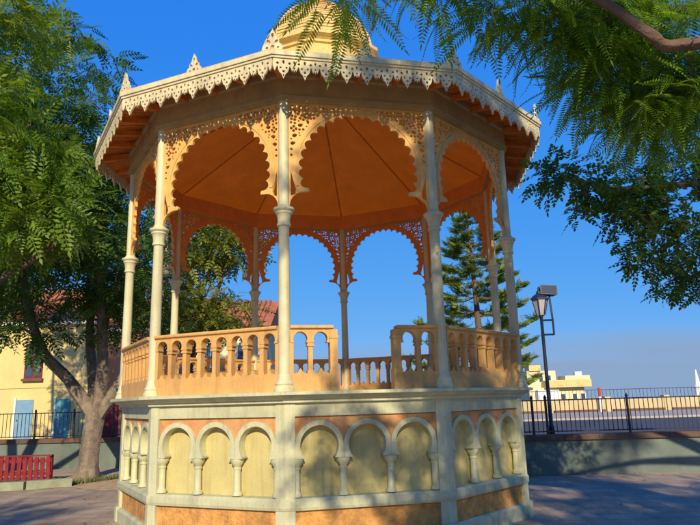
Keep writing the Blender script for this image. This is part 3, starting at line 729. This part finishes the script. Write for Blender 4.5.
# ------------------------------------------------------------------ RED FENCE, THIN POST
rf_ = empty('red_fence', (-9.75, 14.85, 0)); rf_.rotation_euler = (0, 0, R(1.5))
tag(rf_, 'low red painted slatted fence behind the kerb at the left edge', 'fence')
slat_me = MB().prism([(-.045, -.012), (.045, -.012), (.045, .012), (-.045, .012)], .05, .56).mesh('slat', M['red'])
for i in range(40):
    put('slat', slat_me, rf_, Matrix.Translation((-2.4+i*.133, 0, random.uniform(-.015, .015))) @ Matrix.Rotation(random.uniform(-.03, .03), 4, 'Y'))
MB().box(-2.5, 2.85, -.03, .05, .575, .605).build('top_rail', M['red'], rf_)
for z in (.16, .44):
    MB().box(-2.5, 2.85, .014, .045, z, z+.07).build('rail', M['red'], rf_)
for x in (-2.45, -.6, 1.2, 2.8):
    MB().box(x-.04, x+.04, .046, .12, 0, .6).build('post', M['red'], rf_)
tp = empty('thin_post', (-5.05, 14.3, 0)); tag(tp, 'thin grey metal post beside the left corner of the bandstand', 'post')
M['steel'] = mat('grey_steel', (0.30, 0.32, 0.36), 0.4, 0.1, spec=0.5)
MB().lathe([(.06, 0), (.06, .02), (.024, .03), (.024, .80)], 10).build('post_shaft', M['steel'], tp)
MB().lathe([(.03, .80), (.034, .82), (.02, .85), (.004, .86)], 10).build('post_cap', M['steel'], tp)

# ------------------------------------------------------------------ VEGETATION
rng = np.random.default_rng(11)
def mesh_np(name, V, nq, m):
    """V: (k,4,3) array of quads"""
    k = V.shape[0]
    me = bpy.data.meshes.new(name)
    me.vertices.add(k*4); me.vertices.foreach_set('co', V.reshape(-1).astype(np.float32))
    me.loops.add(k*4); me.loops.foreach_set('vertex_index', np.arange(k*4, dtype=np.int32))
    me.polygons.add(k); me.polygons.foreach_set('loop_start', np.arange(0, k*4, 4, dtype=np.int32))
    try: me.polygons.foreach_set('loop_total', np.full(k, 4, dtype=np.int32))
    except Exception: pass
    me.update(calc_edges=True); me.materials.append(m)
    return me
def unit(a): return a/np.maximum(np.linalg.norm(a, axis=-1, keepdims=True), 1e-9)
def frond_template(pairs, L, ll, lw, droop):
    Q = []
    for i in range(pairs):
        t = (i+0.6)/pairs; x = L*t; z = -droop*L*t*t
        s = max(.38, math.sin(PI*min(1, .25+.72*t))**.6)
        for sd in (-1, 1):
            d = np.array([.55, sd*1.0, -.25]); d /= np.linalg.norm(d)
            wv = np.array([1.0, -sd*.55, 0.0]); wv /= np.linalg.norm(wv)
            o = np.array([x, 0, z]); l_ = ll*s
            Q.append([o, o + d*l_*.45 + wv*lw/2, o + d*l_, o + d*l_*.45 - wv*lw/2])
    # stalk
    rw = max(.0035, lw*.14)
    for i in range(4):
        ta, tb = i/4, (i+1)/4; pa = np.array([L*ta, 0, -droop*L*ta*ta]); pb = np.array([L*tb, 0, -droop*L*tb*tb]); o_ = np.array([0, rw/2, 0])
        Q.append([pa-o_, pa+o_, pb+o_, pb-o_])
    # terminal leaflet
    o = np.array([L, 0, -droop*L]); Q.append([o, o+[ll*.4, lw/2, -.1*ll], o+[ll*.9, 0, -.3*ll], o+[ll*.4, -lw/2, -.1*ll]])
    return np.array(Q)
def fronds(T, pos, fwd, scale, rng):
    n = pos.shape[0]
    fwd = unit(fwd); upv = np.tile(np.array([0, 0, 1.0]), (n, 1)) + rng.normal(0, .45, (n, 3))
    side = unit(np.cross(upv, fwd)); up = np.cross(fwd, side)
    B = np.stack([fwd, side, up], axis=1)           # rows are axes
    P = np.einsum('qvc,ncd->nqvd', T, B)*scale[:, None, None, None] + pos[:, None, None, :]
    return P.reshape(-1, 4, 3)
def blob_points(blobs, n, rng, shell=0.35):
    """clump centres inside ellipsoids (cx,cy,cz,rx,ry,rz,weight)"""
    W_ = np.array([b_[6] for b_ in blobs]); W_ = W_/W_.sum(); out = []
    for i, b_ in enumerate(blobs):
        k = max(1, int(round(n*W_[i])))
        d = unit(rng.normal(0, 1, (k, 3))); r = (shell + (1-shell)*rng.random(k))**(1/2.2)
        out.append(np.array(b_[:3]) + d*r[:, None]*np.array(b_[3:6]))
    return np.concatenate(out)
def clumps(T, centres, per, spread, rng, smin=.7, smax=1.2, droop=-.25, flat=.6):
    n = len(centres)*per
    c = np.repeat(centres, per, axis=0)
    d = unit(rng.normal(0, 1, (n, 3))*np.array([1, 1, flat]))
    pos = c + d*(spread*rng.random(n)**.6)[:, None]
    fwd = d + np.array([0, 0, droop]) + rng.normal(0, .35, (n, 3))
    return fronds(T, pos, fwd, rng.uniform(smin, smax, n), rng)
def grow(mb, nodes, targets, r0, rng, sag=.05, bias=.55):
    """link every clump to the nearest node of the skeleton with a bent tapering twig; nodes: list of (Vector, radius)"""
    root = nodes[0][0]
    order = sorted(range(len(targets)), key=lambda i: (Vector(targets[i])-root).length)
    P = [np.array(p) for p, r in nodes]; Rr = [r for p, r in nodes]
    for i in order:
        t = np.array(targets[i]); A = np.array(P); D = np.linalg.norm(A-t, axis=1)
        cost = D + bias*np.maximum(0, A[:, 2]-t[2])
        j = int(np.argmin(cost)); p = A[j]; ra = min(Rr[j]*.75, r0*(.35+.25*D[j])); ra = max(ra, .007)
        L = D[j]; mid1 = p + (t-p)*.35 + rng.normal(0, .07*L, 3) + [0, 0, .06*L]; mid2 = p + (t-p)*.7 + rng.normal(0, .05*L, 3) + [0, 0, .03*L]
        mb.tube([p, mid1, mid2, t], [ra, ra*.8, ra*.6, max(ra*.35, .004)], 5)
        P += [mid1, mid2, t]; Rr += [ra*.8, ra*.6, max(ra*.4, .005)]
def limbs(mb, paths, n=9):
    nodes = []
    for pts, rad in paths:
        # smooth the polyline
        V = [Vector(p) for p in pts]; S = []; RR = []
        for i in range(len(V)-1):
            a = V[max(i-1, 0)]; b_ = V[i]; c = V[i+1]; d = V[min(i+2, len(V)-1)]
            for k in range(4):
                t = k/4
                S.append(0.5*((2*b_) + (-a+c)*t + (2*a-5*b_+4*c-d)*t*t + (-a+3*b_-3*c+d)*t**3)); RR.append(rad[i]*(1-t)+rad[i+1]*t)
        S.append(V[-1]); RR.append(rad[-1])
        mb.tube(S, RR, n, .06)
        nodes += list(zip(S, RR))
    return nodes
def tree(name, label, loc, paths, blobs, nclump, per, spread, T, leaf, bark, group=None, smin=.7, smax=1.2, droop=-.25, start=6, twig=.05, shell=.35, extra=None):
    t = empty(name, loc); tag(t, label, 'tree', group)
    mb = MB(); nodes = limbs(mb, paths)
    cen = blob_points(blobs, nclump, rng, shell)
    if extra is not None: cen = extra(cen)
    grow(mb, nodes[start:], [tuple(c) for c in cen], twig, rng)
    L = np.array(loc)
    for i, v in enumerate(mb.v): mb.v[i] = (v[0]-L[0], v[1]-L[1], v[2]-L[2])
    mb.build('trunk', bark, t, smooth=True)
    Q = clumps(T, cen, per, spread, rng, smin, smax, droop) - L
    me = mesh_np('crown', Q, 4, leaf); put('crown', me, t)
    return t
T_far = frond_template(4, .50, .21, .095, .25)
T_mid = frond_template(6, .50, .16, .058, .3)
T_near = frond_template(17, .42, .085, .017, .35)
T_leaf = frond_template(3, .16, .085, .048, .2)

# forked tree at the left
tree('forked_tree', 'leafy tree with thick pale forked trunk left of the bandstand', (-6.35, 15.6, 0),
     [([(-6.35, 15.6, -.05), (-6.33, 15.6, .25), (-6.30, 15.6, .9), (-6.22, 15.6, 1.55)], [.36, .25, .215, .235]),
      ([(-6.25, 15.6, 1.4), (-6.9, 15.5, 2.3), (-7.6, 15.4, 3.1), (-8.1, 15.4, 4.6), (-8.5, 15.4, 6.4), (-8.4, 15.3, 8.5)], [.19, .14, .12, .10, .08, .05]),
      ([(-6.25, 15.6, 1.4), (-6.5, 15.9, 2.5), (-6.75, 16.2, 3.8), (-6.6, 16.3, 6.0), (-6.9, 16.2, 8.4)], [.15, .12, .10, .08, .05]),
      ([(-6.2, 15.6, 1.45), (-6.05, 15.4, 2.6), (-6.1, 15.2, 4.2), (-6.2, 15.0, 6.2), (-6.6, 14.8, 8.0)], [.17, .13, .11, .08, .05]),
      ([(-6.2, 15.6, 1.4), (-5.6, 15.6, 2.3), (-5.1, 15.7, 3.4), (-4.75, 15.9, 5.0), (-4.9, 16.0, 6.8)], [.18, .14, .11, .08, .05])],
     [(-8.0, 15.4, 8.0, 2.7, 2.2, 2.6, 3.2), (-6.2, 15.6, 6.3, 2.0, 2.0, 1.8, 2.4), (-7.6, 15.3, 5.0, 2.6, 1.8, 1.3, 1.8), (-5.4, 15.9, 4.3, 1.0, 1.3, .8, .55), (-9.0, 15.6, 10.8, 2.6, 2.2, 1.8, 1.6), (-7.6, 15.2, 3.7, 2.0, 1.4, .5, .55)],
     255, 15, .58, T_mid, M['leafD'], M['bark'], 'trees on the left side')
# second tree, trunk outside the left edge, bright crown reaching in
tree('bright_tree', 'bright green feathery tree reaching in from the left edge', (-9.6, 11.6, 0),
     [([(-9.6, 11.6, -.05), (-9.5, 11.6, 1.5), (-9.2, 11.6, 3.0)], [.35, .26, .22]),
      ([(-9.3, 11.6, 2.6), (-7.6, 11.6, 3.5), (-6.2, 11.7, 4.3), (-5.3, 11.7, 5.0)], [.14, .075, .055, .03]),
      ([(-9.3, 11.6, 2.9), (-8.4, 11.7, 4.6), (-7.2, 11.7, 6.3), (-6.0, 11.6, 7.4)], [.18, .13, .09, .04]),
      ([(-9.3, 11.6, 2.9), (-9.4, 11.5, 5.2), (-8.6, 11.5, 7.6)], [.18, .13, .06])],
     [(-6.6, 11.6, 5.5, 1.5, 1.4, .75, 1.5), (-7.2, 11.7, 7.0, 1.7, 1.6, 1.2, 1.7), (-7.6, 11.6, 9.0, 1.9, 1.6, 1.0, 1.0), (-8.4, 11.3, 6.0, 1.3, 1.4, 1.0, .8)],
     150, 16, .50, T_mid, M['leafL'], M['bark2'], 'trees on the left side')
tree('olive_tree', 'olive green tree seen through the left arches in front of the cream house', (-6.2, 25, 0),
     [([(-6.6, 25, -.05), (-6.6, 25, 1.6), (-6.4, 25, 3.4)], [.3, .22, .18]),
      ([(-6.4, 25, 3.2), (-5.6, 25, 5.4), (-4.9, 25, 7.6)], [.13, .09, .05]), ([(-6.4, 25, 3.2), (-7.3, 25, 5.0), (-7.9, 25, 7.0)], [.13, .09, .05])],
     [(-5.3, 25, 8.0, 1.9, 1.6, 1.0, 1.5), (-7.8, 25, 7.2, 2.1, 1.8, 1.9, 1.6), (-5.6, 25, 5.2, 1.8, 1.6, .75, 1.1), (-6.8, 25, 5.0, 1.5, 1.4, 1.0, .6)],
     150, 15, .55, T_far, M['leafY'], M['bark2'], 'trees on the left side')
tree('dark_tree', 'dark dense tree behind the forked tree near the yellow house', (-14.5, 23, 0),
     [([(-14.5, 23, -.05), (-14.4, 23, 2), (-14.2, 23, 4.2)], [.35, .27, .22]), ([(-14.3, 23, 4), (-13.2, 23, 6.5), (-12.4, 23, 9)], [.16, .11, .05]), ([(-14.3, 23, 4), (-15.4, 23, 6.5), (-15.6, 23, 9.5)], [.16, .11, .05])],
     [(-13.0, 23, 8.0, 2.6, 2.2, 2.4, 2), (-14.2, 23, 5.3, 2.4, 2, 1.2, .9), (-10.6, 23.4, 8.6, 1.9, 1.8, 1.8, 1.2), (-13.6, 23, 11.5, 3.0, 2.4, 2.2, 1.6)],
     200, 15, .7, T_far, M['leafD'], M['bark2'], 'trees on the left side')

# overhanging tree: trunk outside the right edge, crown over the plaza
tree('overhanging_tree', 'dark fern leaved tree overhanging the top right corner', (6.4, 2.0, 0),
     [([(6.4, 2.0, -.05), (6.2, 2.0, 1.6), (5.7, 2.1, 3.0), (5.2, 2.2, 3.9)], [.4, .3, .25, .21]),
      ([(5.3, 2.2, 3.7), (4.0, 3.6, 4.1), (2.75, 4.5, 4.28), (2.42, 4.5, 4.38), (2.08, 4.5, 4.68), (1.5, 4.6, 5.1), (.6, 4.8, 5.6)], [.14, .09, .05, .045, .038, .028, .012]),
      ([(5.3, 2.2, 3.7), (4.5, 4.2, 4.1), (3.3, 5.3, 4.35), (2.7, 5.4, 4.25), (2.2, 5.4, 4.35)], [.13, .085, .05, .03, .012]),
      ([(5.3, 2.2, 3.7), (4.6, 4.0, 4.6), (3.2, 5.2, 5.05), (2.5, 5.3, 5.2), (1.7, 5.2, 5.3)], [.13, .08, .05, .035, .012]),
      ([(5.2, 2.2, 3.9), (3.9, 1.2, 5.6), (2.4, .4, 6.6), (1.2, -.2, 7.0)], [.17, .12, .09, .04]),
      ([(5.2, 2.2, 3.9), (5.0, .8, 5.6), (4.4, -1.2, 7.2)], [.17, .12, .07])],
     [(2.42, 5.2, 4.62, .34, .5, .30, 1.0), (2.95, 5.2, 4.5, .40, .5, .36, .9), (2.85, 5.25, 4.12, .30, .45, .25, .7), (2.05, 5.1, 5.02, .36, .4, .22, .8), (2.7, 5.2, 5.15, .5, .5, .25, .6), (1.45, 5.0, 5.12, .26, .3, .14, .35), (.95, 5.0, 5.30, .4, .3, .10, .28), (.1, 5.0, 5.20, .24, .3, .12, .22),
      (3.6, -.6, 7.8, 1.3, 1.4, .6, .3), (4.6, -2.0, 7.9, 1.6, 1.4, .9, .4)],
     150, 9, .27, T_near, M['leafF'], M['bark2'], smin=.6, smax=1.25, droop=-.45, twig=.028)
tree('broadleaf_tree', 'small leaved dark branches hanging below the fern leaved tree at the right edge', (8.6, 7.6, 0),
     [([(8.6, 7.6, -.05), (8.4, 7.6, 1.8), (7.8, 7.6, 3.3)], [.3, .24, .2]),
      ([(7.9, 7.6, 3.1), (6.2, 7.5, 3.9), (4.6, 7.4, 4.1), (3.4, 7.35, 4.05), (2.6, 7.3, 4.2)], [.14, .08, .045, .025, .01]), ([(7.9, 7.6, 3.1), (6.2, 7.5, 3.2), (5.0, 7.4, 3.1), (3.8, 7.4, 2.9)], [.12, .06, .035, .012]), ([(8, 7.6, 3.1), (7.2, 7.6, 5), (6.4, 7.4, 6.4)], [.14, .1, .05])],
     [(2.75, 7.3, 4.2, .45, .35, .17, .45), (3.3, 7.35, 3.95, .55, .4, .30, 1.1), (3.8, 7.4, 3.40, .45, .4, .36, 1.0), (4.0, 7.4, 2.84, .34, .35, .15, .4), (4.1, 7.4, 4.2, .6, .5, .5, 1.3), (5.2, 7.5, 4.4, .9, .6, .8, .8), (4.6, 7.4, 3.3, .5, .5, .5, .5)],
     165, 10, .20, T_leaf, M['leafD'], M['bark2'], smin=.6, smax=1.1, droop=-.15, twig=.022)
# trees behind the viewpoint whose shade falls on the plaza
tree('shade_tree', 'wide crowned tree behind the viewpoint on the right', (6.0, -5.5, 0),
     [([(6.0, -5.5, -.05), (5.9, -5.5, 2), (5.6, -5.4, 4.5)], [.4, .3, .24]), ([(5.7, -5.5, 4.2), (4.0, -5.2, 5.8), (2.4, -5, 7.4), (1.8, -5, 9.6)], [.18, .12, .08, .04]), ([(5.7, -5.5, 4.2), (6.6, -5.5, 7), (7.4, -5.5, 9)], [.18, .12, .05])],
     [(1.5, -5, 6.8, 1.4, 1.2, .8, 1.6), (1.8, -5, 8.7, 1.5, 1.2, .9, 1.8), (1.9, -5, 11.0, 1.7, 1.2, 1.1, 4.0), (.1, -5, 7.0, .4, .9, .8, .4), (.2, -5, 9.8, .6, .9, 1.1, .7), (4.6, -5.2, 8.6, 1.5, 1.4, 1.8, 2.6), (4.6, -5.2, 6.6, 1.6, 1.3, .9, 2.6), (7.4, -5.5, 7.4, 1.8, 1.5, 1.8, 3.6), (6.0, -5.5, 11.2, 2.4, 1.5, 1.2, 1.6)],
     208, 17, .30, T_far, M['leafD'], M['bark2'], 'trees behind the viewpoint', smin=.55, smax=.95, shell=.0)
tree('shade_tree', 'wide crowned tree behind the viewpoint on the left', (-8.5, -6.0, 0),
     [([(-8.5, -6, -.05), (-8.4, -6, 2), (-8.2, -6, 4)], [.4, .3, .24]), ([(-8.2, -6, 3.8), (-6.8, -5.6, 5.2), (-5.2, -5.2, 6.4)], [.18, .12, .05]), ([(-8.2, -6, 3.8), (-9.4, -6, 6), (-9.0, -6, 9.4)], [.18, .12, .05])],
     [(-5.3, -5.2, 7.0, 1.0, 1.2, .8, 1.5), (-7.4, -5.6, 7.0, 1.6, 1.4, .8, 1.4)],
     105, 15, .40, T_far, M['leafD'], M['bark2'], 'trees behind the viewpoint', smin=.6, smax=1.0)

# Norfolk pine behind the bandstand
np_ = empty('norfolk_pine', (8.05, 40, 0)); tag(np_, 'tall layered pine with level branches behind the right side of the bandstand', 'tree')
mb = MB(); H = 14.6; quads = []
mb.tube([(0, 0, -.5), (.05, 0, 4), (-.05, 0, 8), (-.18, 0, 11.5), (-.32, 0, H)], [.30, .24, .17, .10, .02], 9)
z = 2.4; T_need = frond_template(6, .46, .20, .075, -.2)
while z < H-.2:
    f = (H-z)/(H-2.0)
    rad = 4.5*f**.8 + .15
    nb = 7 if z < H*.8 else 5; a0 = rng.random()*6.28
    for i in range(nb):
        a = a0 + i*2*PI/nb + rng.normal(0, .12); L = rad*rng.uniform(.72, 1.08)
        d = np.array([math.cos(a), math.sin(a), 0]); ns = 7
        pts = [np.array([-.05*z/8, 0, z]) + d*L*t + np.array([0, 0, -.10*L*math.sin(PI*t*.9) + .16*L*t*t]) for t in np.linspace(0, 1, ns)]
        mb.tube([tuple(p) for p in pts], list(np.linspace(.05*f+.012, .008, ns)), 4)
        k = int(9 + 29*L/3)
        tt = rng.uniform(.36, 1.03, k)**.75; cen = np.stack([np.array([np.interp(t, np.linspace(0, 1, ns), [p[c] for p in pts]) for c in range(3)]) for t in tt])
        side = np.array([-d[1], d[0], 0]); wd = .55*np.sin(PI*np.clip(tt*.85, 0, 1))*min(1, L/2)
        cen += side[None, :]*(rng.uniform(-1, 1, k)*wd)[:, None] + np.array([0, 0, 1])*rng.normal(.03, .05, k)[:, None]
        Qs = fronds(T_need, np.repeat(cen, 3, axis=0), np.repeat(d[None, :], k*3, axis=0)*.8 + rng.normal(0, .65, (k*3, 3))*np.array([1, 1, .2]) + np.array([0, 0, .18]), rng.uniform(.6, 1.15, k*3), rng)
        quads.append(Qs)
    z += rng.uniform(.95, 1.3)*(0.45+.55*f)+.08
mb.build('trunk', M['bark2'], np_, smooth=True)
put('crown', mesh_np('crown', np.concatenate(quads), 4, M['needle']), np_)

# grass tufts along the kerb bed
n = 2600
gx = rng.uniform(-12, -5.2, n); gy = np.interp(gx, [-12, -9.2, -8, -6.85, -6.05, -5.2], [13.62, 13.68, 13.74, 13.85, 14.25, 15.6]) + np.abs(rng.normal(0, .28, n))
an = rng.uniform(0, 6.28, n); h = rng.uniform(.04, .15, n); wv = np.stack([np.cos(an), np.sin(an), 0*an], 1)*.012
p = np.stack([gx, gy, 0*gx], 1); tip = p + np.stack([rng.normal(0, .04, n), rng.normal(0, .04, n), h], 1)
Q = np.stack([p-wv, p+wv, tip+wv*.2, tip-wv*.2], 1)
tag(put('grass', mesh_np('grass', Q, 4, M['grass'])), 'short dry grass along the kerb of the earth bed', 'grass', kind='stuff')

# fallen leaves on the paving
n = 900
lx = rng.uniform(-9, 9, n); ly = rng.uniform(3.5, 15.0, n)
keep = (np.hypot(lx-CX, ly-CY) > 3.2) & ~((lx < -4) & (ly > 13)); lx, ly = lx[keep], ly[keep]; n = len(lx)
an = rng.uniform(0, 6.28, n); L_ = rng.uniform(.02, .05, n); u = np.stack([np.cos(an), np.sin(an), rng.normal(0, .15, n)], 1)*L_[:, None]; v = np.stack([-np.sin(an), np.cos(an), rng.normal(0, .15, n)], 1)*(L_*.4)[:, None]
p = np.stack([lx, ly, np.full(n, .02)], 1)
M['litter'] = leafmat('dry_leaf', (0.14, 0.07, 0.02), (0.28, 0.17, 0.05), (0.36, 0.28, 0.08), 0.2)
tag(put('leaf_litter', mesh_np('leaf_litter', np.stack([p-u, p-v, p+u, p+v], 1), 4, M['litter'])), 'scattered dry leaves lying on the plaza paving', 'leaves', kind='stuff')
